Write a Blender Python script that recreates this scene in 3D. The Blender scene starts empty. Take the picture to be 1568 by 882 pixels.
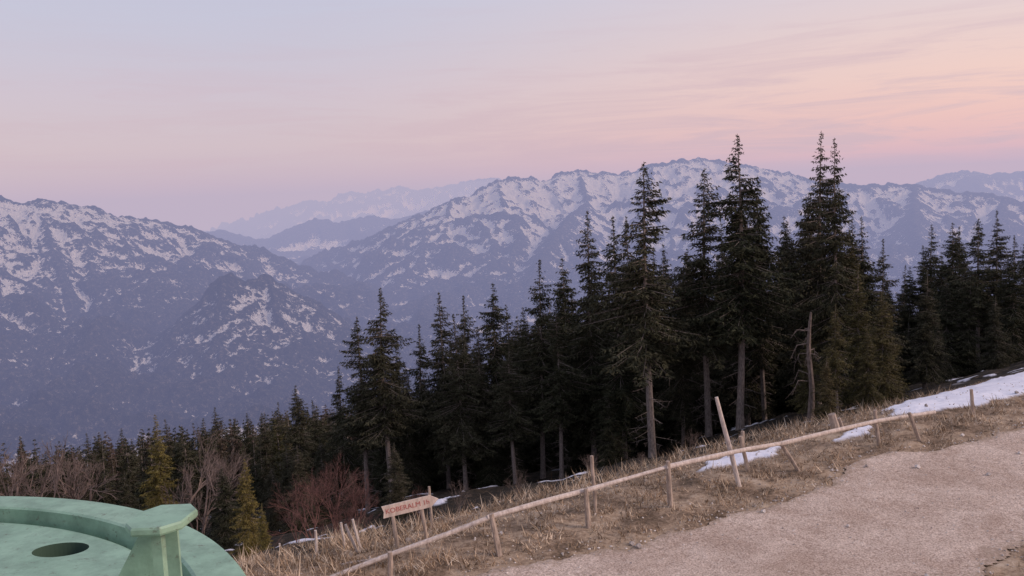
import bpy, math, random
import numpy as np
from mathutils import Matrix, Vector
random.seed(7); RNG=np.random.default_rng(7)
scene=bpy.context.scene
COL=scene.collection

# ------------------------------------------------------------------ camera
F=1358.0; PITCH=math.radians(5.9); ROLL=math.radians(2.5)
cam_d=bpy.data.cameras.new("camera"); cam=bpy.data.objects.new("camera",cam_d); COL.objects.link(cam)
cam_d.sensor_width=36; cam_d.lens=36*F/1568; cam_d.clip_start=0.1; cam_d.clip_end=60000
M=Matrix.Rotation(math.pi/2-PITCH,4,'X')@Matrix.Rotation(-ROLL,4,'Z')
cam.matrix_world=M
scene.camera=cam
R3=M.to_3x3()
def sight(px,py):
    """survey bearing: returns (x/y, z/y) tangents of a bearing taken from the lookout"""
    v=R3@Vector(((px-784)/F,-(py-441)/F,-1)); return v.x/v.y, v.z/v.y
def at(px,py,Y):
    a,b=sight(px,py); return (a*Y,Y,b*Y)

# ------------------------------------------------------------------ noise
def _h(ix,iy,seed):
    h=(ix*374761393+iy*668265263+seed*144269504)&0xffffffff
    h=((h^(h>>13))*1274126177)&0xffffffff
    h=h^(h>>16)
    return h/4294967296.0
def gn(x,y,seed=0):
    x=np.asarray(x,float);y=np.asarray(y,float)
    ix=np.floor(x).astype(np.int64);iy=np.floor(y).astype(np.int64);fx=x-ix;fy=y-iy
    u=fx*fx*fx*(fx*(fx*6-15)+10);v=fy*fy*fy*(fy*(fy*6-15)+10)
    def g(dx,dy):
        a=_h(ix+dx,iy+dy,seed)*2*math.pi
        return np.cos(a)*(fx-dx)+np.sin(a)*(fy-dy)
    return ((g(0,0)*(1-u)+g(1,0)*u)*(1-v)+(g(0,1)*(1-u)+g(1,1)*u)*v)*1.5
def fbm(x,y,o=4,seed=0,rough=.5):
    s=0;a=1;t=0
    for i in range(o):
        s=s+a*gn(x*2**i,y*2**i,seed+i);t+=a;a*=rough
    return s/t
def ridged(x,y,o=4,seed=0,rough=.5):
    s=0;a=1;t=0
    for i in range(o):
        s=s+a*(1-2*np.abs(gn(x*2**i,y*2**i,seed+i)));t+=a;a*=rough
    return s/t
def sstep(a,b,x):
    t=np.clip((x-a)/(b-a),0,1);return t*t*(3-2*t)

# ------------------------------------------------------------------ mesh helper
def make_mesh(name,V,Fs,mats,midx=None,attrs=None,smooth=False):
    V=np.asarray(V,dtype=np.float32)
    me=bpy.data.meshes.new(name)
    Fs=[np.asarray(f,dtype=np.int32) for f in Fs if len(f)]
    loops=np.concatenate([f.ravel() for f in Fs])
    tot=np.concatenate([np.full(len(f),f.shape[1],dtype=np.int32) for f in Fs])
    st=np.concatenate([[0],np.cumsum(tot)[:-1]]).astype(np.int32)
    me.vertices.add(len(V));me.vertices.foreach_set("co",V.ravel())
    me.loops.add(len(loops));me.loops.foreach_set("vertex_index",loops)
    me.polygons.add(len(tot));me.polygons.foreach_set("loop_start",st);me.polygons.foreach_set("loop_total",tot)
    for m in mats: me.materials.append(m)
    if midx is not None: me.polygons.foreach_set("material_index",np.asarray(midx,dtype=np.int32))
    me.polygons.foreach_set("use_smooth",np.full(len(tot),smooth,dtype=bool))
    if attrs:
        for k,a in attrs.items():
            at_=me.attributes.new(k,'FLOAT','POINT');at_.data.foreach_set("value",np.asarray(a,dtype=np.float32))
    me.update(calc_edges=True)
    return me
def obj(name,me,parent=None):
    o=bpy.data.objects.new(name,me);COL.objects.link(o)
    if parent: o.parent=parent
    return o
class MB:
    def __init__(s): s.V=[];s.T=[];s.Q=[];s.mt=[];s.mq=[];s.n=0
    def add(s,V,T=None,Q=None,m=0):
        V=np.asarray(V,float)
        if T is not None and len(T): s.T.append(np.asarray(T)+s.n);s.mt.append(np.full(len(T),m))
        if Q is not None and len(Q): s.Q.append(np.asarray(Q)+s.n);s.mq.append(np.full(len(Q),m))
        s.V.append(V);s.n+=len(V)
    def mesh(s,name,mats,smooth=False,attrs=None):
        Fs=[];mi=[]
        if s.T: Fs.append(np.concatenate(s.T));mi+=s.mt
        if s.Q: Fs.append(np.concatenate(s.Q));mi+=s.mq
        return make_mesh(name,np.concatenate(s.V),Fs,mats,np.concatenate(mi),attrs,smooth)
def tube(mb,pts,rad,n=8,m=0,cap=True,rng=None,wob=0):
    pts=np.asarray(pts,float);k=len(pts)
    d=pts[-1]-pts[0];d=d/np.linalg.norm(d)
    a=np.array([0,0,1.]) if abs(d[2])<.8 else np.array([1.,0,0])
    u=np.cross(d,a);u/=np.linalg.norm(u);v=np.cross(d,u)
    th=np.arange(n)*2*math.pi/n
    V=[]
    for i in range(k):
        r=rad[i]*(1+(RNG.normal(0,wob,n) if wob else 0))
        V.append(pts[i]+(np.cos(th)*r)[:,None]*u+(np.sin(th)*r)[:,None]*v)
    V=np.concatenate(V)
    Q=[];T=[]
    for i in range(k-1):
        for j in range(n):
            Q.append((i*n+j,i*n+(j+1)%n,(i+1)*n+(j+1)%n,(i+1)*n+j))
    if cap:
        V=np.concatenate([V,[pts[0],pts[-1]]]);c0=k*n;c1=c0+1
        for j in range(n):
            T.append((c0,(j+1)%n,j));T.append((c1,(k-1)*n+j,(k-1)*n+(j+1)%n))
    mb.add(V,T,Q,m)

# ------------------------------------------------------------------ materials
def newmat(name,rough=.9):
    m=bpy.data.materials.new(name);m.use_nodes=True
    nt=m.node_tree;b=nt.nodes["Principled BSDF"];b.inputs["Roughness"].default_value=rough
    b.inputs["Specular IOR Level"].default_value=.2
    return m,nt,b
def N(nt,t,**k):
    n=nt.nodes.new(t)
    for a,v in k.items(): setattr(n,a,v)
    return n
def noise(nt,vec,scale,detail=4,rough=.55,dist=0):
    n=N(nt,'ShaderNodeTexNoise');n.inputs['Scale'].default_value=scale;n.inputs['Detail'].default_value=detail
    n.inputs['Roughness'].default_value=rough;n.inputs['Distortion'].default_value=dist
    if vec is not None: nt.links.new(vec,n.inputs['Vector'])
    return n.outputs['Fac']
def ramp(nt,fac,stops):
    r=N(nt,'ShaderNodeValToRGB');e=r.color_ramp.elements
    while len(e)<len(stops): e.new(.5)
    for i,(p,c) in enumerate(stops):
        e[i].position=p;e[i].color=(c[0],c[1],c[2],1) if not isinstance(c,(int,float)) else (c,c,c,1)
    nt.links.new(fac,r.inputs[0]);return r.outputs[0]
def math_(nt,op,a,b=None,c=None):
    n=N(nt,'ShaderNodeMath',operation=op)
    for i,v in enumerate((a,b,c)):
        if v is None: continue
        if isinstance(v,(int,float)): n.inputs[i].default_value=v
        else: nt.links.new(v,n.inputs[i])
    return n.outputs[0]
def mix(nt,fac,a,b,mode='MIX'):
    n=N(nt,'ShaderNodeMix',data_type='RGBA',blend_type=mode)
    for i,v in ((0,fac),(6,a),(7,b)):
        if isinstance(v,(int,float)): n.inputs[i].default_value=v
        elif isinstance(v,tuple): n.inputs[i].default_value=(*v,1)
        else: nt.links.new(v,n.inputs[i])
    return n.outputs[2]
def bump(nt,b,h,strength,dist):
    n=N(nt,'ShaderNodeBump');n.inputs['Strength'].default_value=strength;n.inputs['Distance'].default_value=dist
    nt.links.new(h,n.inputs['Height']);nt.links.new(n.outputs[0],b.inputs['Normal'])
def pos(nt): return N(nt,'ShaderNodeNewGeometry').outputs['Position']
def attr(nt,name): return N(nt,'ShaderNodeAttribute',attribute_name=name).outputs['Fac']
def scaled(nt,vec,s):
    n=N(nt,'ShaderNodeMapping');n.inputs['Scale'].default_value=s;nt.links.new(vec,n.inputs['Vector']);return n.outputs[0]
def s2l(c): return tuple(((v/255+.055)/1.055)**2.4 if v>10 else v/255/12.92 for v in c)

def needle_mat(name,dark,light,var=.5,hv=-.05):
    m,nt,b=newmat(name,.85);b.inputs["Specular IOR Level"].default_value=.1
    tc=N(nt,'ShaderNodeTexCoord').outputs['Object']
    g=N(nt,'ShaderNodeNewGeometry')
    n1=noise(nt,tc,.9,3)
    f=math_(nt,'MULTIPLY',g.outputs['Random Per Island'],.45)
    f=math_(nt,'ADD',f,math_(nt,'MULTIPLY',n1,.9))
    f=math_(nt,'SUBTRACT',f,.18)
    c=mix(nt,f,dark,light)
    oi=N(nt,'ShaderNodeObjectInfo').outputs['Random']
    br=math_(nt,'ADD',math_(nt,'MULTIPLY',oi,var),1-var/2)
    hs=N(nt,'ShaderNodeHueSaturation');nt.links.new(br,hs.inputs['Value']);nt.links.new(c,hs.inputs['Color'])
    nt.links.new(math_(nt,'ADD',math_(nt,'MULTIPLY',oi,hv),.51),hs.inputs['Hue'])
    nt.links.new(hs.outputs[0],b.inputs['Base Color']);return m
M_needle=needle_mat("spruce_needles",(.011,.014,.009),(.076,.075,.042))
M_olive=needle_mat("olive_needles",(.025,.025,.012),(.135,.112,.048),.4,-.03)
M_larch=needle_mat("yellow_needles",(.07,.058,.02),(.26,.195,.065),.15,-.01)
M_brown=needle_mat("brown_needles",(.035,.028,.02),(.135,.10,.07))
def bark_mat(name,c1,c2,sc=6):
    m,nt,b=newmat(name,.95)
    tc=N(nt,'ShaderNodeTexCoord').outputs['Object']
    v=scaled(nt,tc,(3,3,.8))
    n=noise(nt,v,sc,6,.65)
    nt.links.new(ramp(nt,n,[(.3,c1),(.7,c2)]),b.inputs['Base Color'])
    bump(nt,b,n,.6,.03);return m
M_bark=bark_mat("bark",(.08,.062,.055),(.34,.28,.25))
M_snag=bark_mat("dead_bark",(.06,.045,.037),(.24,.185,.16))
M_twig=bark_mat("bare_bark",(.12,.083,.068),(.28,.21,.18))
M_red=bark_mat("red_twigs",(.12,.062,.055),(.25,.13,.11))
M_wood=bark_mat("weathered_wood",(.20,.15,.12),(.50,.40,.33),5)
M_woodp=bark_mat("pale_wood",(.34,.275,.24),(.66,.57,.51),5)

# ------------------------------------------------------------------ near terrain
AX,AY=-.6,18.0; TD=(.851,.525); ND=(-.525,.851)
def st(x,y): return (x-AX)*TD[0]+(y-AY)*TD[1], (x-AX)*ND[0]+(y-AY)*ND[1]
def sp(x,w): return w*np.logaddexp(0,x/w)
def base_z(x,y):
    t,s=st(x,y)
    return -7.5-.38*sp(s-2.2,.8)+.10*sp(s-30,8)
def ground_hit(px,py):
    a,b=sight(px,py)
    Y=np.arange(6,400,.02);z=base_z(a*Y,Y)
    i=np.argmax(b*Y<z)
    return (a*Y[i],Y[i],z[i])
def sdist(poly,x,y):
    """signed distance, positive inside"""
    P=np.asarray([(p[0],p[1]) for p in poly]);d=np.full(x.shape,1e9);ins=np.zeros(x.shape,bool)
    for i in range(len(P)):
        ax,ay=P[i];bx,by=P[(i+1)%len(P)]
        ex,ey=bx-ax,by-ay;t=np.clip(((x-ax)*ex+(y-ay)*ey)/(ex*ex+ey*ey+1e-9),0,1)
        d=np.minimum(d,np.hypot(x-ax-t*ex,y-ay-t*ey))
        c=((ay>y)!=(by>y))&(x<(bx-ax)*(y-ay)/(by-ay+1e-12)+ax);ins^=c
    return np.where(ins,d,-d)
def flat(px,py):
    a,b=sight(px,py);Y=-7.5/b;return (a*Y,Y)
PATH=[flat(*p) for p in [(600,925),(700,893),(760,874),(870,850),(960,840),(1050,806),(1160,780),(1250,752),(1290,728),(1310,702),(1360,692),(1440,688),(1500,672),(1568,655),(1700,632),(1900,600),
      (1950,700),(1700,775),(1568,835),(1500,884),(1430,960),(1300,1150),(700,1150)]]
SNOW=[[ground_hit(*p)[:2] for p in poly] for poly in [
   [(1360,638),(1385,616),(1450,604),(1520,592),(1600,578),(1680,570),(1680,592),(1568,605),(1500,620),(1430,632)],
   [(1070,724),(1085,708),(1195,682),(1185,700),(1110,718)],
   [(1275,676),(1292,662),(1335,650),(1330,666)],
   [(1500,606),(1640,572),(1700,572),(1640,586)]]]
# extend main snow field over the brow
SNOW.append([(AX+TD[0]*t+ND[0]*s,AY+TD[1]*t+ND[1]*s) for t,s in [(17.2,2.2),(17.5,3.6),(40,5),(40,2.0),(26,1.6)]])
def snow_mask(x,y):
    d=np.full(x.shape,-1e9)
    for p in SNOW: d=np.maximum(d,sdist(p,x,y))
    d=d+fbm(x*1.3,y*1.3,4,31)*.28
    m=sstep(-.02,.08,d)
    t,s=st(x,y)
    f=fbm(x/3.,y/3.,4,77)+fbm(x/1.0,y/1.0,2,78)*.45
    m2=sstep(.37,.40,f)*sstep(6,10,s)
    return np.maximum(m,m2)
def path_d(x,y): return sdist(PATH,x,y)+fbm(x*.9,y*.9,4,5)*.35
def ground_z(x,y,pd=None,sn=None):
    if pd is None: pd=path_d(x,y)
    if sn is None: sn=snow_mask(x,y)
    off=sstep(.3,-.6,pd)
    t,s=st(x,y)
    z=base_z(x,y)+off*(fbm(x*.7,y*.7,4,11)*.12+fbm(x*3,y*3,2,12)*.03)+sstep(3,15,s)*fbm(x/9,y/9,4,13)*1.2
    z=z+sn*.05
    return z-.04*sstep(.02,.12,pd)

def polar(rings,a0,a1,n):
    az=np.radians(np.linspace(a0,a1,n));R,A=np.meshgrid(rings,az,indexing='ij')
    x=(R*np.sin(A)).ravel();y=(R*np.cos(A)).ravel();k=len(rings)
    i=np.arange(k-1)[:,None]*n+np.arange(n-1)[None,:]
    Q=np.stack([i,i+1,i+n+1,i+n],-1).reshape(-1,4)[:,::-1]
    return x,y,Q
gs=np.geomspace
rings=np.concatenate([gs(1,14,40)[:-1],gs(14,75,380)[:-1],gs(75,500,90)])
gx,gy,gq=polar(rings,-60,60,800)
pd=path_d(gx,gy);sn=snow_mask(gx,gy)
gz=ground_z(gx,gy,pd,sn)
m,nt,b=newmat("dry_meadow",.95)
p=pos(nt)
na=noise(nt,p,.8,5,.6);nb=noise(nt,p,9,5,.7);nc=noise(nt,p,45,3,.7)
grass=ramp(nt,math_(nt,'ADD',math_(nt,'MULTIPLY',na,.6),math_(nt,'MULTIPLY',nb,.4)),[(.38,(.10,.068,.042)),(.46,(.24,.165,.11)),(.54,(.42,.305,.21)),(.64,(.56,.44,.33))])
grass=mix(nt,.5,grass,ramp(nt,nc,[(.3,.4),(.7,1.0)]),'MULTIPLY')
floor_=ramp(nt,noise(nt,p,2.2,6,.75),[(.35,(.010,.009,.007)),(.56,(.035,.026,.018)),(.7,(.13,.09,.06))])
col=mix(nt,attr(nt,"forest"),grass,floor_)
snc=ramp(nt,noise(nt,p,3,4),[(.3,(.70,.69,.76)),(.7,(.84,.83,.89))])
col=mix(nt,attr(nt,"snow"),col,snc)
nt.links.new(col,b.inputs['Base Color']);bump(nt,b,math_(nt,'ADD',nb,nc),.55,.05)
tt,ss=st(gx,gy)
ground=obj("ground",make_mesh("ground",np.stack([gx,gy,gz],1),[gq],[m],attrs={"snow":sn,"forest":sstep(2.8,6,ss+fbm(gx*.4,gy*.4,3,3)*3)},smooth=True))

# gravel path sheet
xs=np.arange(-8,34,.07);ys=np.arange(8,34,.07);X,Y=np.meshgrid(xs,ys,indexing='ij')
x=X.ravel();y=Y.ravel();pdd=path_d(x,y)+fbm(x*6,y*6,2,91)*.12
n=len(ys);i=np.arange(len(xs)-1)[:,None]*n+np.arange(n-1)[None,:]
Q=np.stack([i,i+n,i+n+1,i+1],-1).reshape(-1,4)
keep=(pdd[Q].min(1)>0);Q=Q[keep]
used=np.unique(Q);rm=np.full(len(x),-1);rm[used]=np.arange(len(used));Q=rm[Q]
x,y,pdd=x[used],y[used],pdd[used]
pz=base_z(x,y)+.012+fbm(x*.5,y*.5,3,14)*.03*sstep(.1,1,pdd)-.03*sstep(.12,0,pdd)+np.abs(fbm(x*5,y*5,2,15))*.02
m,nt,b=newmat("gravel",.95)
p=pos(nt)
g1=noise(nt,p,24,5,.85);g2=noise(nt,p,.7,6,.65,.5);g3=noise(nt,p,6,4,.75)
c=ramp(nt,g1,[(.34,(.25,.18,.145)),(.5,(.64,.505,.42)),(.66,(.92,.78,.67))])
c=mix(nt,.75,c,ramp(nt,g2,[(.36,(.68,.62,.58)),(.60,(1.0,1.0,1.0))]),'MULTIPLY')
c=mix(nt,.45,c,ramp(nt,g3,[(.35,(.58,.54,.51)),(.6,(1.0,1.0,1.0))]),'MULTIPLY')
e=ramp(nt,math_(nt,'ADD',attr(nt,"edge"),math_(nt,'MULTIPLY',math_(nt,'SUBTRACT',g3,.5),1.0)),[(.0,0.),(.45,1.)])
c=mix(nt,e,(.36,.27,.20),c)
nt.links.new(c,b.inputs['Base Color']);bump(nt,b,math_(nt,'ADD',g1,g3),.8,.05)
obj("gravel_path",make_mesh("gravel_path",np.stack([x,y,pz],1),[Q],[m],attrs={"edge":np.clip(pdd/.8,0,1)},smooth=True))

# ------------------------------------------------------------------ dry grass
def blades(n,tr,sr,lmin,lmax,seed,dens=.0):
    r=np.random.default_rng(seed)
    t=r.uniform(*tr,n);s=r.uniform(*sr,n)
    x=AX+TD[0]*t+ND[0]*s;y=AY+TD[1]*t+ND[1]*s
    pd=path_d(x,y);sn=snow_mask(x,y)
    cl=fbm(x*1.1,y*1.1,3,41)+fbm(x*4,y*4,2,42)*.6
    k=(pd<r.uniform(-.45,.35,n))&(sn<.3)&(cl+r.uniform(-.25,.25,n)>dens)&(y>5)
    x,y,pd,sn,cl=x[k],y[k],pd[k],sn[k],cl[k];n=len(x)
    z=ground_z(x,y,pd,sn)-.01
    L=r.uniform(lmin,lmax,n)*(1+np.clip(cl,0,1));a=r.uniform(0,6.283,n)
    lean=r.uniform(.3,1.4,n);b_=r.uniform(0,6.283,n);w=r.uniform(.008,.018,n)
    P=np.stack([x,y,z],1);W=np.stack([np.cos(b_),np.sin(b_),0*b_],1)*w[:,None]
    T=P+np.stack([np.cos(a)*np.sin(lean)*L,np.sin(a)*np.sin(lean)*L,np.cos(lean)*L],1)
    V=np.stack([P-W,P+W,T],1).reshape(-1,3)
    return V
Vg=np.concatenate([blades(120000,(-10,26),(-3.5,4.5),.05,.15,1),blades(14000,(-9,22),(-.8,5),.15,.32,2,.25),blades(9000,(-9,0),(0,7),.2,.5,4,.1),blades(14000,(-6,24),(3.5,9),.15,.4,6,.15),blades(20000,(4,26),(-14,-6),.05,.15,3)])
m,nt,b=newmat("straw",.9)
r_=N(nt,'ShaderNodeNewGeometry').outputs['Random Per Island']
cc=ramp(nt,r_,[(0,(.20,.13,.08)),(.35,(.40,.28,.185)),(.75,(.62,.47,.335)),(1,(.74,.62,.48))])
cc=mix(nt,.8,cc,ramp(nt,noise(nt,pos(nt),1.2,3),[(.38,.42),(.6,1.)]),'MULTIPLY')
nt.links.new(cc,b.inputs['Base Color'])
obj("dry_grass",make_mesh("dry_grass",Vg,[np.arange(len(Vg)).reshape(-1,3)],[m]))

# stones
mb=MB();r=np.random.default_rng(5)
ico=np.array([(1,0,0),(-1,0,0),(0,1,0),(0,-1,0),(0,0,1),(0,0,-1),(.6,.6,.5),(-.6,.6,.5),(.6,-.6,.5),(-.6,-.6,.5)])
icf=[(4,0,6),(4,6,2),(6,0,2),(4,2,7),(7,2,1),(4,7,1),(4,1,9),(9,1,3),(4,9,3),(4,3,8),(8,3,0),(4,8,0),(5,2,0),(5,1,2),(5,3,1),(5,0,3)]
C_=r.uniform((-8,-9),(24,3),(9000,2));cx=AX+TD[0]*C_[:,0]+ND[0]*C_[:,1];cy=AY+TD[1]*C_[:,0]+ND[1]*C_[:,1]
cd=path_d(cx,cy);k=(cy>9)&((np.abs(cd)<.35)|(r.uniform(0,1,9000)<.15));cx,cy,cd=cx[k],cy[k],cd[k];czz=ground_z(cx,cy)
for x,y,d,z in zip(cx,cy,cd,czz):
    R=r.uniform(.012,.03) if r.uniform()<.97 else r.uniform(.04,.08)
    mb.add(ico*R*r.uniform(.7,1.3,3)*(1+r.normal(0,.12,(10,1)))+(x,y,z+(.045 if d>0 else 0)+R*.25),T=icf)
m,nt,b=newmat("stone",.9);r_=N(nt,'ShaderNodeNewGeometry').outputs['Random Per Island']
nt.links.new(ramp(nt,r_,[(0,(.25,.21,.19)),(1,(.70,.62,.56))]),b.inputs['Base Color'])
obj("scattered_stones",mb.mesh("scattered_stones",[m]))

# ------------------------------------------------------------------ mountains
def rid(pts): return np.array([at(*p) for p in pts])
RIDGES=[ # points, slope, gully amplitude, snow bonus
 (rid([(-420,270,4000),(-250,285,4300),(-100,300,4500),(0,308,4700),(60,307,4800),(110,312,4900),(150,320,4950),(180,333,5000),(240,338,5200),(290,349,5300),(330,374,5600),(400,398,6200),(460,416,6600),(540,442,7000)]),.66,1,.03),
 (rid([(60,307,4800),(80,380,4300),(110,470,3900),(140,540,3700)]),.8,.8,.01),
 (rid([(180,333,5000),(200,390,4700),(215,440,4450)]),.85,.8,-.01),
 (rid([(-100,300,4500),(-20,400,4000),(10,500,3600)]),.75,.8,.01),
 (rid([(195,600,3450),(245,545,3500),(275,500,3520),(300,468,3560),(322,442,3600),(340,424,3620),(352,423,3620),(378,436,3650),(398,426,3680),(415,424,3700),(436,446,3750),(462,482,3780),(476,520,3800),(484,570,3800)]),1.1,.9,.10),
 (rid([(345,423,3620),(330,480,3450),(318,540,3350)]),1.0,.8,.10),
 (rid([(412,424,3700),(425,480,3500),(415,545,3350)]),1.0,.8,.09),
 (rid([(535,435,6000),(570,398,6200),(610,366,6400),(630,345,6500),(650,327,6600),(690,306,6700),(725,296,6800),(745,285,6850),(762,276,6900),(800,272,7000),(835,275,7100),(860,265,7150),(885,261,7200),(940,266,7200),(975,262,7200),(1000,252,7200),(1040,247,7200),(1070,241,7300),(1110,248,7200),(1160,256,7200),(1210,267,7200),(1260,281,7000),(1330,283,6900),(1400,283,6800),(1450,292,6700),(1500,297,6600),(1540,300,6500),(1568,316,6400),(1700,345,6200)]),.68,1.1,.06),
 (rid([(690,306,6700),(680,360,6100),(640,400,5700),(600,440,5400)]),.78,1.,.065),
 (rid([(762,276,6900),(775,330,6300),(760,380,5900),(720,430,5400)]),.78,1.,.065),
 (rid([(885,261,7200),(900,310,6600),(872,334,6200),(850,360,5800),(820,410,5300),(800,460,5000)]),.78,1.,.015),
 (rid([(1000,252,7200),(985,310,6500),(960,380,5800)]),.8,.9,.05),
 (rid([(1110,248,7200),(1080,320,6400),(1050,400,5700)]),.8,.9,.05),
 (rid([(1210,267,7200),(1240,330,6400),(1260,400,5700)]),.78,.9,.04),
 (rid([(1400,283,6800),(1400,330,6100),(1420,400,5400)]),.78,.9,.0),
 (rid([(1540,300,6500),(1520,350,5900),(1500,420,5300)]),.78,.9,.0),
 (rid([(150,350,9400),(310,356,9500),(337,351,9600),(365,371,9700),(420,362,9800),(450,348,9900),(482,334,10000),(520,338,10000),(570,330,10100),(610,334,10100),(650,322,10300),(720,310,10500)]),.5,.7,.04),
 (rid([(330,392,8000),(370,384,8100),(420,400,8200),(470,393,8200),(520,402,8300),(580,388,8300)]),.42,.6,.08),
 (rid([(330,350,20500),(400,330,21000),(440,316,21000),(475,305,21000),(500,308,21500),(540,292,21500),(575,298,21500),(610,282,22000),(640,290,22000),(700,280,22000),(755,272,22000),(800,280,22000),(900,290,22000)]),.6,2.2,.05),
 (rid([(1330,300,10500),(1380,286,11000),(1430,274,11000),(1450,264,11000),(1470,260,11000),(1510,265,11000),(1568,262,11000),(1700,250,11000),(1850,240,11000)]),.5,1,.08),
]
def mountain_z(x,y):
    wx=x+fbm(x/900,y/900,3,201)*260;wy=y+fbm(x/900,y/900,3,207)*260
    g=ridged(wx/820,wy/820,5,210,.55)
    w1=fbm(x/350,y/350,3,261)*70
    h=np.full(x.shape,-880.)+fbm(x/700,y/700,4,220)*40
    sb=np.zeros(x.shape)
    for ri,(P,sl,ga,bonus) in enumerate(RIDGES):
        best=np.full(x.shape,-1e9);bd=np.full(x.shape,1e9);bu=np.zeros(x.shape);u0=0
        for i in range(len(P)-1):
            a=P[i];e=P[i+1]-P[i];ln=math.hypot(e[0],e[1])
            t=np.clip(((x-a[0])*e[0]+(y-a[1])*e[1])/ln**2,0,1)
            d=np.hypot(x-a[0]-t*e[0],y-a[1]-t*e[1]);z=a[2]+t*e[2]
            H=np.maximum(z+980,150)
            v=z-H*(1-np.exp(-d*sl/H))
            k=v>best;best=np.where(k,v,best);bd=np.where(k,d,bd);bu=np.where(k,u0+t*ln,bu);u0+=ln
        near=best>h-260
        idx=np.nonzero(near)[0]
        if not len(idx): continue
        # chutes running down from the crest
        bdi=bd[idx];uu=bu[idx]+w1[idx];ch=ridged(uu/210,bdi/900+ri*7.3,4,300+ri,.6)
        amp=(140*sstep(0,900,bdi)+sstep(0,180,bdi)*30)*ga
        cand=best[idx]+(g[idx]-.35)*amp+(ch-.2)*ga*(18+66*sstep(0,450,bdi))
        k=cand>h[idx];ii=idx[k];h[ii]=cand[k];sb[ii]=bonus
    h=h+fbm(x/110,y/110,4,230,.65)*24+ridged(x/190,y/190,4,240,.62)*32-15
    return h,sb
NA=1100
rings=np.concatenate([gs(420,2700,26)[:-1],gs(2700,8600,520)[:-1],gs(8600,24000,120)])
mx,my,mq=polar(rings,-46,46,NA)
mz,msb=mountain_z(mx,my)
rr=np.hypot(mx,my)
nz=np.maximum(base_z(mx,my)-4,-900)
mz=np.where(rr<2500,nz,np.maximum(mz,nz+(-300)*sstep(2500,2800,rr)))
G=mz.reshape(-1,NA)
def blur(A,k):
    for ax in (0,1):
        c=np.cumsum(np.concatenate([np.repeat(np.take(A,[0],ax),k+1,ax),A,np.repeat(np.take(A,[-1],ax),k,ax)],ax),ax)
        n=A.shape[ax]
        A=(np.take(c,np.arange(2*k+1,2*k+1+n),ax)-np.take(c,np.arange(0,n),ax))/(2*k+1)
    return A
conc=(np.clip((blur(G,4)-G)/12,-1,1)*.5+np.clip((blur(blur(G,11),11)-G)/45,-1,1)*.5).ravel()
m,nt,b=newmat("alpine_rock_forest_snow",.95)
g=N(nt,'ShaderNodeNewGeometry');p=g.outputs['Position']
sx=N(nt,'ShaderNodeSeparateXYZ');nt.links.new(p,sx.inputs[0]);sxn=N(nt,'ShaderNodeSeparateXYZ');nt.links.new(g.outputs['True Normal'],sxn.inputs[0])
alt=N(nt,'ShaderNodeMapRange');nt.links.new(sx.outputs['Z'],alt.inputs['Value']);alt.inputs['From Min'].default_value=-580;alt.inputs['From Max'].default_value=100
n1=noise(nt,p,1/110,7,.72,.5);n2=noise(nt,p,1/16,4,.8);n3=noise(nt,p,1/700,3)
v=math_(nt,'MULTIPLY',n1,.42);v=math_(nt,'ADD',v,math_(nt,'MULTIPLY',n2,.60))
v=math_(nt,'ADD',v,math_(nt,'MULTIPLY',math_(nt,'SUBTRACT',n3,.5),.22))
v=math_(nt,'ADD',v,math_(nt,'MULTIPLY',alt.outputs[0],.28))
v=math_(nt,'ADD',v,math_(nt,'MULTIPLY',attr(nt,"conc"),.22))
v=math_(nt,'ADD',v,attr(nt,"sb"))
v=math_(nt,'ADD',v,math_(nt,'MULTIPLY',sxn.outputs['Z'],.06))
snow=ramp(nt,v,[(.735,0.),(.79,.95)])
rock=ramp(nt,n2,[(.35,(.010,.016,.018)),(.55,(.05,.05,.045)),(.68,(.22,.19,.17))])
c=mix(nt,snow,rock,(.92,.90,.92))
nt.links.new(c,b.inputs['Base Color']);bump(nt,b,math_(nt,'ADD',n1,n2),1.0,50)
obj("mountain_range",make_mesh("mountain_range",np.stack([mx,my,mz],1),[mq],[m],attrs={"conc":conc,"sb":msb},smooth=True))

# ------------------------------------------------------------------ valley haze (absorbing box, scattered light put in as emission)
me=bpy.data.meshes.new("valley_haze")
x0,x1,y0,y1,z0,z1=-24000,24000,420,26000,-1400,370
me.from_pydata([(x0,y0,z0),(x1,y0,z0),(x1,y1,z0),(x0,y1,z0),(x0,y0,z1),(x1,y0,z1),(x1,y1,z1),(x0,y1,z1)],[],[(0,3,2,1),(4,5,6,7),(0,1,5,4),(1,2,6,5),(2,3,7,6),(3,0,4,7)])
m=bpy.data.materials.new("haze_glow");m.use_nodes=True;nt=m.node_tree;nt.nodes.clear()
out=N(nt,'ShaderNodeOutputMaterial');ab=N(nt,'ShaderNodeVolumeAbsorption');em=N(nt,'ShaderNodeEmission');ad=N(nt,'ShaderNodeAddShader')
sig=np.array([.085,.108,.160])*1e-3;E=np.array([.51,.44,.56])
ab.inputs['Density'].default_value=sig.max();ab.inputs['Color'].default_value=(*(1-sig/sig.max()),1)
ev=sig*E;em.inputs['Strength'].default_value=ev.max();em.inputs['Color'].default_value=(*(ev/ev.max()),1)
nt.links.new(ab.outputs[0],ad.inputs[0]);nt.links.new(em.outputs[0],ad.inputs[1]);nt.links.new(ad.outputs[0],out.inputs['Volume'])
me.materials.append(m);obj("valley_haze",me)

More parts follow.
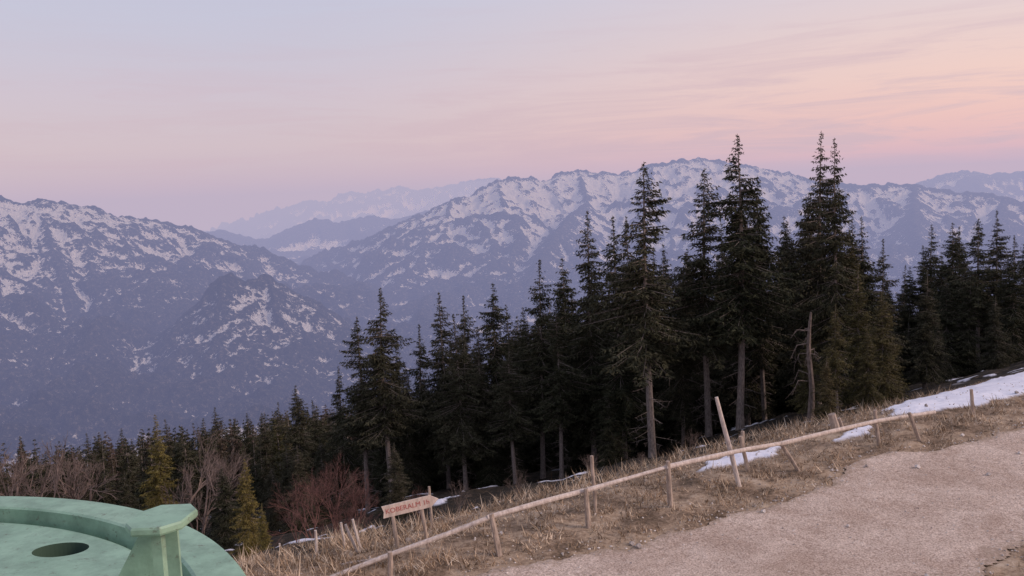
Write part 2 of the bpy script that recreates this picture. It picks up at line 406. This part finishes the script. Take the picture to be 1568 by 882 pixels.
# ------------------------------------------------------------------ conifers
def conifer(seed,H=18.,R=2.2,c0=.22,nb=300,sp_=.15,tl=.26,tw=.10,droop=.4,trunk=True,asym=.25,dead=45,power=.92):
    r=np.random.default_rng(seed);mb=MB()
    bend=r.normal(0,.12,2)
    def ax(h): f=h/H;return np.array([bend[0]*math.sin(f*3)*1.2,bend[1]*math.sin(f*2.5)*1.2,h])
    if trunk:
        hs=np.linspace(-.8,H,12);tube(mb,[ax(max(h,0))+(0,0,min(h,0)) for h in hs],[max(.012,(.0105*H+.02)*(1-max(h,0)/H)**.85*(1.35 if h<=0 else 1)) for h in hs],8,0,False)
    aa=r.uniform(0,6.28,3);am=r.uniform(0,asym,3)
    TV=[]
    gap=[(r.uniform(c0,.95),r.uniform(0,6.28)) for _ in range(8)]
    nw=int(nb/6.5)
    wh=np.sort(c0+(1-c0)*(np.arange(nw)+r.uniform(0,.8,nw))/nw)
    for i in range(nb):
        f=wh[i%nw]+r.normal(0,.003) if r.uniform()<.75 else c0+(1-c0)*r.uniform()
        f=min(max(f,c0),.995);a=r.uniform(0,6.283)
        rel=(1-f)/(1-c0)
        low=min(1,.5+(f-c0)/(1-c0)*4)
        L=R*(rel**power)*low*r.uniform(.6,1.2)+.05
        for k in range(3): L*=1+am[k]*math.cos((a-aa[k])*(k+1)+f*9*(k+1))
        for (gf,ga) in gap:
            if abs(f-gf)<.03 and math.cos(a-ga)>.2: L*=.4
        L=max(L,.05)
        n=max(2,int(L/sp_))
        t=(np.arange(n)+r.uniform(.2,1,n))/n
        p0=.9*(f-.5)-droop*.35+r.normal(0,.07);dr=droop*r.uniform(.7,1.4)*(1-f*.5)
        o=ax(f*H);ca,sa=math.cos(a),math.sin(a)
        zz=L*(p0*t-dr*t**2+dr*.75*t**3.2)
        C=o+np.stack([ca*L*t,sa*L*t,zz],1)
        small=min(1,.35+L*.6)
        for side in (-1,1):
            wl=(.32*L*(1-t)+.14*small)*r.uniform(.6,1.3,n)
            hang=r.uniform(.25,1.2,n)
            D=np.stack([ca*.55-side*sa*.8+0*t,sa*.55+side*ca*.8+0*t,-hang],1);D/=np.linalg.norm(D,axis=1)[:,None]
            for q in (.1,.5,.9):
                m_=wl>q*.22 if q>.1 else np.ones(n,bool)
                P=C[m_]+D[m_]*(wl[m_]*q)[:,None];k=len(P)
                if not k: continue
                d=D[m_]+r.normal(0,.35,(k,3));d/=np.linalg.norm(d,axis=1)[:,None]
                w=np.cross(d,r.normal(0,1,(k,3)));w/=np.linalg.norm(w,axis=1)[:,None]+1e-6
                ll=tl*r.uniform(.6,1.3,k)*small;ww=tw*r.uniform(.6,1.3,k)*(.4+.6*small)
                TV.append(np.stack([P-w*ww[:,None]*.5,P+w*ww[:,None]*.5,P+d*ll[:,None]],1).reshape(-1,3))
        if trunk and L>.5:
            tt_=np.array([0,.4,.8]);B=o+np.stack([ca*L*tt_,sa*L*tt_,L*(p0*tt_-dr*tt_**2+dr*.75*tt_**3.2)],1)
            tube(mb,B,[.03,.018,.006],3,0,False)
    for i in range(dead if trunk else 0):
        f=r.uniform(.06,c0+.22);a=r.uniform(0,6.28);L=r.uniform(.3,1.3);o=ax(f*H)
        e=o+np.array([math.cos(a)*L,math.sin(a)*L,-L*r.uniform(.05,.5)]);tube(mb,[o,e],[.02,.006],3,0,False)
        for j in range(3):
            q=o+(e-o)*r.uniform(.4,1);tube(mb,[q,q+r.normal(0,.18,3)+(0,0,-.12)],[.008,.003],3,0,False)
    V=np.concatenate(TV);mb.add(V,T=np.arange(len(V)).reshape(-1,3),m=1)
    return mb
VAR=[]
specs=[dict(R=3.0,c0=.24,nb=410,asym=.35),dict(R=3.3,c0=.14,nb=450),dict(R=2.7,c0=.34,nb=370,asym=.4),dict(R=3.5,c0=.10,nb=480),
       dict(R=3.1,c0=.20,droop=.55,nb=410),dict(R=2.8,c0=.36,nb=380,asym=.4,dead=70),dict(R=3.8,c0=.05,nb=500,power=.85),dict(R=3.2,c0=.26,droop=.5,asym=.4,nb=400),
       dict(R=3.4,c0=.08,nb=150,sp_=.26,tl=.5,tw=.24,dead=0),dict(R=3.0,c0=.10,nb=150,sp_=.26,tl=.5,tw=.22,asym=.4,dead=0)]
for k,s in enumerate(specs):
    mb=conifer(100+k,**s);VAR.append(mb)
MESH={}
def vmesh(k,mat):
    key=(k,mat.name)
    if key not in MESH: MESH[key]=VAR[k].mesh("conifer_%d"%k,[M_bark,mat])
    return MESH[key]
def tree(px,py,Y,k,mat=M_needle,w=1.,name="spruce_tree",sink=0):
    x,y,zt=at(px,py,Y)
    zb=float(ground_z(np.array([x]),np.array([y]))[0])-sink
    h=zt-zb
    if h<2: return
    o=obj(name,vmesh(k,mat));s=h/18.
    o.location=(x,y,zb);o.scale=(s*w,s*w,s);o.rotation_euler=(random.gauss(0,.014),random.gauss(0,.014),random.uniform(0,6.28))
T=[(545,484,48,5,1.1),(583,440,46,2,1.2),(640,495,54,0,1.05),(672,447,50,4,1.1),(712,452,56,0,1.1),(750,432,52,7,1.1),(776,466,63,3,1.1),
(818,397,48,0,1.1),(857,394,56,7,1.05),(897,322,48,4,1.),(932,330,52,0,1.1),(987,247,43,5,1.2),(1015,372,56,6,.9),(960,330,60,3,.9),(1077,257,46,5,1.15),
(1125,204,44,2,1.2),(1140,300,52,1,1.05),(1166,268,50,7,.95),(1195,330,58,6,.95),(1250,200,46,1,1.),(1284,210,43,3,.88),(1235,300,57,6,1.),
(1345,365,50,0,1.),(1388,405,78,1,1.),(1360,425,70,6,1.),(1428,343,70,3,1.1),(1452,340,66,7,1.1),(1469,346,73,6,1.),(1500,334,62,5,1.25),(1526,321,64,1,1.05),
(1552,360,60,3,1.05),(1575,350,66,6,1.),(1610,330,66,1,1.),(1650,360,64,3,1.),(1700,340,60,0,1.),(1480,400,76,3,1.),(1415,420,80,3,1.),
(605,520,60,3,1.),(690,520,66,6,1.),(735,520,70,3,1.),(800,470,64,6,1.),(840,450,66,3,1.),(875,440,62,6,1.),(1050,380,62,3,1.),(1100,340,60,6,.9),(1300,330,56,3,1.),
(520,560,56,4,.9),(560,590,64,6,1.),(1320,330,47,1,1.),(1410,375,72,1,1.1),(1442,385,68,6,1.1),(1540,395,62,6,1.1),(1515,400,66,3,1.1),
(700,480,47,0,1.2),(730,500,49,4,1.1),(850,470,46,5,1.2),(905,430,50,1,1.1),(950,420,46,0,1.2),(620,560,50,4,1.1),(1040,420,48,7,1.1),(780,520,46,2,1.3)]
for (px,py,Y,k,w) in T: tree(px,py,Y,k,w=w)
# fill the stand
r=np.random.default_rng(12)
env_x=[520,560,620,680,760,820,900,990,1080,1125,1200,1280,1350,1420,1560];env_y=[610,580,540,505,485,435,385,355,335,325,325,325,410,385,365]
for i in range(150):
    px=r.uniform(1370,1640) if i%4==0 else r.uniform(540,1400);py=np.interp(px,env_x,env_y)+r.uniform(10,150)
    tree(px,py,r.uniform(53,82),int(r.choice([1,3,3,6,6])),w=1.2)
# understory: young spruces below the stand
for i in range(80):
    t=r.uniform(-8,40);s=r.uniform(20,42);x=AX+TD[0]*t+ND[0]*s;y=AY+TD[1]*t+ND[1]*s;z=float(ground_z(np.array([x]),np.array([y]))[0])
    h=r.uniform(1.5,5.);o=obj("young_spruce_tree",vmesh(int(r.choice([3,6])),M_needle));o.location=(x,y,z-.1);o.scale=(h/18*1.4,h/18*1.4,h/18);o.rotation_euler=(0,0,r.uniform(0,6.28))
# olive foreground cluster to the right
for (px,py,Y,k,w) in [(1318,400,40,3,1.05),(1352,440,38,6,1.2),(1282,465,36,7,1.1),(1368,520,39,3,1.3),(1240,500,39,1,1.2),(1330,500,36,6,1.2),(1300,350,44,6,.8)]:
    tree(px,py,Y,k,M_olive,w)
# lower left
for (px,py,Y,k,w) in [(450,590,74,6,1.3),(405,632,80,3,1.3),(425,615,84,1,1.3),(480,612,80,3,1.2),(505,625,70,1,1.2),(332,622,112,1,1.3),(360,640,100,3,1.3),(380,632,108,4,1.3),(310,640,104,3,1.3),
    (185,655,120,3,1.3),(130,662,118,1,1.2),(155,660,125,6,1.3),(30,668,115,1,1.3),(70,690,110,3,1.2),(255,640,108,1,1.3),(200,672,112,6,1.3),(-20,660,110,3,1.3),(400,690,60,4,1.1),(440,680,58,3,1.1),(345,690,72,1,1.1),
    (530,660,62,3,1.2),(490,670,56,6,1.1),(460,700,50,3,1.1),(580,640,66,3,1.2),(620,650,64,6,1.2),(660,640,68,3,1.2),(420,720,48,3,1.2),(350,730,55,6,1.2),(190,720,70,3,1.2),(40,720,80,6,1.2),(120,725,78,3,1.2)]:
    tree(px,py,Y,k,w=w)
for (px,py,Y,k,w) in [(232,636,44,3,1.0),(372,702,31,6,1.0),(398,770,29,3,1.)]:
    tree(px,py,Y,k,M_larch,w,"larch_tree")
# distant forest mass: one instanced stand
stand=bpy.data.objects.new("distant_forest",None);COL.objects.link(stand)
r=np.random.default_rng(8)
K=5000;yy=r.uniform(75,360,K);xx=r.uniform(-.9,.9,K)*yy*.8
tq,sq=st(xx,yy);kk=(sq>55)&((xx/yy<-.05)|(r.uniform(0,1,K)<.35));xx,yy,sq=xx[kk][:950],yy[kk][:950],sq[kk][:950]
zz_=base_z(xx,yy)+fbm(xx/9,yy/9,4,13)*1.2
for i,(x,y,z) in enumerate(zip(xx,yy,zz_)):
    lim=np.interp(x/y,[-.55,-.35,-.22,-.1,.1],[-.252,-.240,-.224,-.215,-.15])-r.uniform(0,.02)
    h=min(r.uniform(9,17),lim*y-z)
    if h<4: continue
    u=r.uniform();mt=M_needle if u<.62 else (M_brown if u<.9 else M_olive)
    o=obj("tree",vmesh(8+int(r.integers(2)),mt),stand);w=r.uniform(1.0,1.45)*h/18
    o.location=(x,y,z);o.scale=(w,w,h/18);o.rotation_euler=(0,0,r.uniform(0,6.28))

# ------------------------------------------------------------------ bare broadleaf trees
def bare(seed,H,mat,spread=.5,levels=5,stems=1,r0=.02):
    r=np.random.default_rng(seed);mb=MB()
    def grow(p,d,L,rad,lev):
        q=p+d*L*.5+r.normal(0,.04*L,3);e=q+(d+r.normal(0,.12,3))*L*.5
        tube(mb,[p,q,e],[rad,rad*.8,rad*.6],5 if lev<2 else 3,0,False)
        if lev>=levels: return
        nchild=3 if lev<2 else int(r.integers(3,5))
        for i in range(nchild):
            f=r.uniform(.45,1) if i else 1.
            base=p+(q-p)*min(1,f*2) if f<.5 else q+(e-q)*(f-.5)*2
            nd=d+r.normal(0,spread,3)+(0,0,.12);nd/=np.linalg.norm(nd)
            grow(base,nd,L*r.uniform(.55,.8),max(.004,rad*.58),lev+1)
    for s in range(stems):
        d=np.array([r.normal(0,.18),r.normal(0,.18),1.]);d/=np.linalg.norm(d)
        grow(np.array([r.normal(0,.15*(stems>1)),r.normal(0,.15*(stems>1)),-.3]),d,H*.34,H*r0,0)
    return mb.mesh("bare_tree",[mat])
def place_bare(px,py,Y,mat,seed,name="bare_tree",**k):
    x,y,zt=at(px,py,Y);zb=float(ground_z(np.array([x]),np.array([y]))[0])
    o=obj(name,bare(seed,10,mat,**k))
    zmax=max(v.co.z for v in o.data.vertices);s=(zt-zb)/zmax
    o.location=(x,y,zb);o.scale=(s,s,s)
place_bare(290,650,42,M_twig,1,spread=.36,r0=.015);place_bare(325,685,40,M_twig,2,spread=.36,r0=.015);place_bare(268,700,43,M_twig,21,spread=.36,r0=.015);place_bare(305,720,36,M_twig,22,spread=.36,r0=.012)
place_bare(60,666,56,M_twig,3,spread=.36,r0=.016);place_bare(100,664,58,M_twig,4,spread=.36,r0=.016);place_bare(15,676,56,M_twig,9,spread=.36,r0=.016);place_bare(140,690,60,M_twig,41,spread=.36,r0=.014)
sh=dict(name="bare_shrub",levels=5,spread=.36,r0=.008)
place_bare(505,685,36,M_red,5,stems=4,**sh);place_bare(540,722,34,M_red,6,stems=4,**sh)
place_bare(475,715,33,M_red,7,stems=4,**sh);place_bare(520,745,31,M_red,27,stems=3,**sh)
sh4=dict(name="bare_shrub",levels=4,spread=.38,r0=.007,stems=4)
place_bare(450,765,27,M_red,17,**sh4);place_bare(560,775,27,M_red,18,**sh4);place_bare(490,790,25,M_red,28,**sh4)
place_bare(640,740,33,M_red,31,**sh4)
place_bare(700,735,30,M_twig,19,**sh4);place_bare(790,715,31,M_twig,32,**sh4);place_bare(900,690,31,M_twig,33,**sh4);place_bare(980,690,29,M_twig,34,**sh4)
place_bare(1062,655,28,M_twig,8,stems=3,spread=.36,name="bare_shrub",r0=.007,levels=4);place_bare(1450,606,30,M_bark,10,stems=5,name="bare_shrub",spread=.6,levels=4,r0=.01)
# dead snag: broken trunk with crooked drooping limbs
def snag(px,py,Y,seed):
    r=np.random.default_rng(seed);x,y,zt=at(px,py,Y);zb=float(ground_z(np.array([x]),np.array([y]))[0]);h=zt-zb;mb=MB()
    P=[np.array([.05*math.sin(i),.06*math.cos(i*1.3),h*i/7]) for i in range(8)];tube(mb,P,[.17,.15,.14,.12,.11,.09,.07,.04],8,0,True,wob=.08)
    for i in range(14):
        f=r.uniform(.35,.98);a=r.uniform(0,6.28);L=r.uniform(.3,1.1);o=np.array([0,0,f*h]);q=o+np.array([math.cos(a)*L*.6,math.sin(a)*L*.6,r.uniform(-.1,.2)]);e=q+np.array([math.cos(a)*L*.3,math.sin(a)*L*.3,-L*r.uniform(.3,.8)])
        tube(mb,[o,q,e],[.035,.022,.006],5,0,False)
        for j in range(5):
            b_=q+(e-q)*r.uniform(0,1);tube(mb,[b_,b_+r.normal(0,.2,3)+(0,0,-.15)],[.01,.003],3,0,False)
    o=obj("dead_snag_tree",mb.mesh("snag",[M_snag]));o.location=(x,y,zb)
snag(1240,478,38,3);tree(1266,545,35,6,M_olive,1.3);tree(1222,600,36,3,M_olive,1.3)

# ------------------------------------------------------------------ fence
def gz1(x,y): return float(ground_z(np.array([x]),np.array([y]))[0])
mb=MB()
def post(bx,by,tx,ty,r0=.055,r1=.05,m=0,dy=0,mbx=None,ext=0):
    X,Y,_=ground_hit(bx,by);Z=gz1(X,Y)
    tp=np.array(at(tx,ty,Y+dy));bt=np.array([X,Y,Z])
    d=(tp-bt);L=np.linalg.norm(d);d/=L
    pts=[bt-d*.3,bt+d*L*.35+RNG.normal(0,.006,3),bt+d*L*.7+RNG.normal(0,.006,3),tp]
    tube(mbx or mb,pts,[r0,r0,(r0+r1)/2,r1],9,m,True,wob=.06);return tp
for p_ in [(598,905,597,845),(765,850,752,787),(901,808,897,748),(1027,778,1023,706),(1222,722,1196,678),(1346,682,1340,628),(1409,675,1392,632),
           (1137,690,1137,660),(1490,634,1487,596),(1145,722,1134,668)]: post(*p_,r0=.07 if p_[0] in(765,901,1027) else .055)
post(912,786,906,698,.045,.04)
rail=[(480,893,17.4),(540,868,17.6),(597,846,17.75),(680,816,18.1),(752,788,18.5),(830,765,19),(897,748,19.6),(960,730,20.1),(1023,712,20.5),(1080,699,21),(1140,686,21.8),(1196,677,22.5),(1270,659,23.5),(1340,643,24.6),(1392,635,25.4),(1422,631,25.9)]
R_=[np.array(at(*q)) for q in rail]
R_=[q+np.array([.05,-.09,0]) for q in R_]
for a0,a1 in [(0,4),(4,8),(8,11),(11,15)]:
    seg=[R_[i].copy() for i in range(a0,a1+1)]
    d=(seg[-1]-seg[0]);d/=np.linalg.norm(d);seg[-1]=seg[-1]+d*.15;seg[0]=seg[0]-d*.15
    tube(mb,seg,[.058-.012*i/len(seg) for i in range(len(seg))],9,1,True,wob=.07)
tube(mb,[at(436,874,18.6),at(500,868,18.2),at(598,852,17.9)],[.022,.024,.026],7,1)
for p_ in [(529,842,522,800),(553,842,540,795),(548,842,529,803),(486,856,483,812),(430,846,428,832)]: post(*p_,r0=.035,r1=.03,m=1)
obj("wooden_fence",mb.mesh("wooden_fence",[M_wood,M_woodp],smooth=False))
mb2=MB();post(1132,746,1097,608,.06,.045,m=0,dy=.2,mbx=mb2);obj("marker_pole",mb2.mesh("marker_pole",[M_woodp]))
mb3=MB();post(1281,660,1274,634,.13,.11,m=0,mbx=mb3);post(1290,655,1284,640,.07,.06,m=0,mbx=mb3);obj("tree_stump",mb3.mesh("tree_stump",[M_wood]))

# ------------------------------------------------------------------ trail sign
sign=bpy.data.objects.new("trail_sign",None);COL.objects.link(sign)
mb=MB();post(609,842,601,786,.045,.04,mbx=mb);post(656,842,645,775,.04,.035,mbx=mb);post(662,815,657,745,.035,.03,mbx=mb)
obj("posts",mb.mesh("sign_posts",[M_wood]),sign)
Ys=17.6
a=np.array(at(585,783,Ys));bb=np.array(at(668,763,Ys+.25))
ux=bb-a;Ls=np.linalg.norm(ux);ux/=Ls;up=np.array([0,0,1.]);up-=ux*up.dot(ux);up/=np.linalg.norm(up);nn=np.cross(ux,up)
hh=.125
prof=[(0,-hh),(Ls*.86,-hh),(Ls*.86,-hh*1.15),(Ls*1.03,0.01),(Ls*.86,hh*1.15),(Ls*.86,hh),(0,hh),(.03,0)]
V=[a+ux*u+up*v+nn*w for w in (.06,.09) for u,v in prof];k=len(prof)
me=bpy.data.meshes.new("arrow_board");me.from_pydata([tuple(v) for v in V],[],[tuple(range(k-1,-1,-1)),tuple(range(k,2*k))]+[(i,(i+1)%k,(i+1)%k+k,i+k) for i in range(k)])
M_board=bark_mat("board_wood",(.42,.33,.28),(.70,.58,.50),3)
me.materials.append(M_board);obj("arrow_board",me,sign)
m,nt,b=newmat("red_paint",.7);b.inputs['Base Color'].default_value=(.42,.13,.11,1)
def lettering():
    tcv=bpy.data.curves.new("lettering",'FONT');tcv.body="KOBERALM 1h";tcv.size=.145;tcv.extrude=.002;tcv.align_y='CENTER'
    to=bpy.data.objects.new("lettering",tcv);COL.objects.link(to);to.parent=sign
    nrm=nn if nn[1]<0 else -nn
    mm=Matrix((( ux[0],up[0],nrm[0],0),(ux[1],up[1],nrm[1],0),(ux[2],up[2],nrm[2],0),(0,0,0,1)))
    pp=a+ux*.06+nn*(.093 if nn[1]<0 else .057);mm.translation=Vector(pp);to.matrix_world=mm
    bpy.context.view_layer.update();w=to.dimensions.x
    if w>Ls*.8: tcv.size*=Ls*.8/w
    tcv.materials.append(m)
lettering()

# ------------------------------------------------------------------ green lift wheel housing
lift=bpy.data.objects.new("ski_lift_wheel_housing",None);COL.objects.link(lift)
m,nt,b=newmat("green_paint",.5);b.inputs["Specular IOR Level"].default_value=.35
tc=pos(nt);n1=noise(nt,tc,1.6,5,.6);n2=noise(nt,tc,14,7,.8);n3=noise(nt,tc,5,6,.7)
c=ramp(nt,n1,[(.3,(.215,.36,.25)),(.7,(.30,.465,.335))])
c=mix(nt,.6,c,ramp(nt,n3,[(.35,.5),(.6,1.)]),'MULTIPLY')
c=mix(nt,ramp(nt,n2,[(.58,0.),(.64,.7)]),c,(.10,.095,.07))
nt.links.new(c,b.inputs['Base Color']);bump(nt,b,n2,.15,.01)
CX,CY,CZ,RD=-4.99,4.0,-2.4,3.56
prof=[(0,-.45),(RD-.1,-.45),(RD,-.38),(RD,-.03),(RD-.02,0),(RD-.30,.012),(RD-.32,.0),(RD-.33,-.17),(RD-.40,-.175),(RD-.415,-.085),(RD-.44,-.07),(.6,.02),(.55,.12),(0,.13)]
n=220;V=[];Q=[]
for i,(rr_,zz_) in enumerate(prof):
    for j in range(n):
        a_=2*math.pi*j/n;V.append((CX+max(rr_,.001)*math.cos(a_),CY+max(rr_,.001)*math.sin(a_),CZ+zz_))
for i in range(len(prof)-1):
    for j in range(n): Q.append((i*n+j,i*n+(j+1)%n,(i+1)*n+(j+1)%n,(i+1)*n+j))
me=bpy.data.meshes.new("wheel_disc");me.from_pydata(V,[],Q+[tuple(range(n-1,-1,-1)),tuple(range((len(prof)-1)*n,len(prof)*n))]);me.materials.append(m)
disc=obj("wheel_disc",me,lift)
hx,hy=CX+1.56,CY+2.36
ang=np.arange(40)*2*math.pi/40
V=[(hx+.20*math.cos(t),hy+.15*math.sin(t),CZ+z) for z in (-.40,.3) for t in ang]
me=bpy.data.meshes.new("cut");me.from_pydata(V,[],[tuple(range(39,-1,-1)),tuple(range(40,80))]+[(i,(i+1)%40,(i+1)%40+40,i+40) for i in range(40)])
md,ntd,bd_=newmat("interior_shade");bd_.inputs['Base Color'].default_value=(.05,.085,.06,1);me.materials.append(md);disc.data.materials.append(md)  # shade inside the hole put into its darker green colour
for pl in me.polygons: pl.material_index=0
cut=obj("cut",me)
mod=disc.modifiers.new("b",'BOOLEAN');mod.operation='DIFFERENCE';mod.object=cut;mod.solver='EXACT';mod.material_mode='TRANSFER'
bpy.context.view_layer.update()
ev_=disc.evaluated_get(bpy.context.evaluated_depsgraph_get());nm=bpy.data.meshes.new_from_object(ev_)
if len(nm.polygons)>100: disc.modifiers.clear();disc.data=nm
bpy.data.objects.remove(cut)
# bracket: post, gusset and octagonal cap plate
mb=MB()
def prism(mb,outline,z0,z1,ox,oy,ch=.012):
    k=len(outline);V=[];o=np.array(outline)
    for z,s in ((z0,.96),(z0+ch,1),(z1-ch,1),(z1,.96)):
        for (u,v) in o*s: V.append((ox+u,oy+v,z))
    Qs=[(l*k+i,l*k+(i+1)%k,(l+1)*k+(i+1)%k,(l+1)*k+i) for l in range(3) for i in range(k)]
    V+= [(ox,oy,z0),(ox,oy,z1)]
    Ts=[(4*k,(i+1)%k,i) for i in range(k)]+[(4*k+1,3*k+i,3*k+(i+1)%k) for i in range(k)]
    mb.add(V,Ts,Qs)
bx,by=-2.07,4.95;zt=-1.74
prism(mb,[(-.17,-.10),(-.10,-.19),(.06,-.19),(.15,-.10),(.17,.10),(.10,.20),(-.08,.20),(-.17,.08)],zt-.05,zt,bx,by)
prism(mb,[(-.028,-.03),(.028,-.03),(.028,.03),(-.028,.03)],CZ-.02,zt-.051,bx+.01,by-.10)
prism(mb,[(-.12,-.10),(.12,-.10),(.12,.10),(-.12,.10)],CZ-.0,CZ+.025,bx-.01,by-.02)
g=[(bx+.04,zt-.052),(bx+.04,CZ),(bx-.50,CZ-.02),(bx-.13,zt-.052)]
V=[(u,by+.10+(.0 if w==0 else .024),z) for w in (0,1) for u,z in g]
mb.add(V,Q=[(0,1,2,3),(7,6,5,4),(0,4,5,1),(1,5,6,2),(2,6,7,3),(3,7,4,0)])
obj("bracket",mb.mesh("bracket",[m]),lift)
mb=MB();tube(mb,[(CX,CY,-7.8),(CX,CY,-5),(CX,CY,CZ-.45)],[.38,.36,.34],24)
for a_ in np.arange(8)*math.pi/4+.2:
    tube(mb,[(CX+3.0*math.cos(a_),CY+3.0*math.sin(a_),CZ-.44),(CX,CY,CZ-1.9)],[.06,.06],6)
obj("support_column",mb.mesh("support_column",[m]),lift)

# ------------------------------------------------------------------ sky and light
w=bpy.data.worlds.new("World");scene.world=w;w.use_nodes=True;nt=w.node_tree;nt.nodes.clear()
out=N(nt,'ShaderNodeOutputWorld');tc=N(nt,'ShaderNodeTexCoord').outputs['Generated']
sx=N(nt,'ShaderNodeSeparateXYZ');nt.links.new(tc,sx.inputs[0])
zf=math_(nt,'MULTIPLY',sx.outputs['Z'],3.)
def rs(l): return [(max(0,z*3),s2l(c)) for z,c in l]
left=ramp(nt,zf,rs([(0,(192,174,190)),(.03,(198,177,189)),(.065,(205,184,192)),(.12,(201,186,201)),(.17,(194,189,208)),(.22,(190,191,213)),(.33,(186,190,218))]))
right=ramp(nt,zf,rs([(0,(220,166,166)),(.03,(234,172,162)),(.06,(238,181,166)),(.105,(236,194,181)),(.155,(225,196,193)),(.21,(213,197,206)),(.33,(199,194,214))]))
hf=N(nt,'ShaderNodeMapRange',interpolation_type='SMOOTHSTEP');nt.links.new(sx.outputs['X'],hf.inputs['Value']);hf.inputs['From Min'].default_value=-.30;hf.inputs['From Max'].default_value=.5
sky=mix(nt,hf.outputs[0],left,right)
mp=N(nt,'ShaderNodeMapping');mp.inputs['Scale'].default_value=(2.2,2.2,26);mp.inputs['Rotation'].default_value=(0,math.radians(-2.5),0);nt.links.new(tc,mp.inputs['Vector'])
cn=noise(nt,mp.outputs[0],2.,7,.66,.6)
cf=ramp(nt,cn,[(.46,0.),(.62,1.)])
band=ramp(nt,zf,[(.0,.3),(.12,.95),(.3,.75),(.55,.15)])
cf=math_(nt,'MULTIPLY',math_(nt,'MULTIPLY',cf,band),math_(nt,'ADD',math_(nt,'MULTIPLY',hf.outputs[0],.60),.34))
sky=mix(nt,cf,sky,s2l((198,163,174)))
b1=N(nt,'ShaderNodeBackground');nt.links.new(sky,b1.inputs[0]);b1.inputs[1].default_value=1.0
ns=N(nt,'ShaderNodeTexSky',sky_type='NISHITA');ns.sun_disc=False;ns.sun_elevation=math.radians(3);ns.sun_rotation=math.radians(75);ns.altitude=1400
b2=N(nt,'ShaderNodeBackground');nt.links.new(ns.outputs[0],b2.inputs[0]);b2.inputs[1].default_value=.05
ad=N(nt,'ShaderNodeAddShader');nt.links.new(b1.outputs[0],ad.inputs[0]);nt.links.new(b2.outputs[0],ad.inputs[1]);nt.links.new(ad.outputs[0],out.inputs[0])
sl=bpy.data.lights.new("evening_sun",'SUN');sl.energy=2.4;sl.angle=math.radians(16);sl.color=(1,.80,.70)
so=bpy.data.objects.new("evening_sun",sl);COL.objects.link(so)
az=math.radians(105);el=math.radians(28)
dirv=Vector((math.sin(az)*math.cos(el),math.cos(az)*math.cos(el),math.sin(el)))
so.rotation_euler=dirv.to_track_quat('Z','Y').to_euler()
scene.view_settings.view_transform='Standard';scene.view_settings.look='None';scene.view_settings.exposure=0
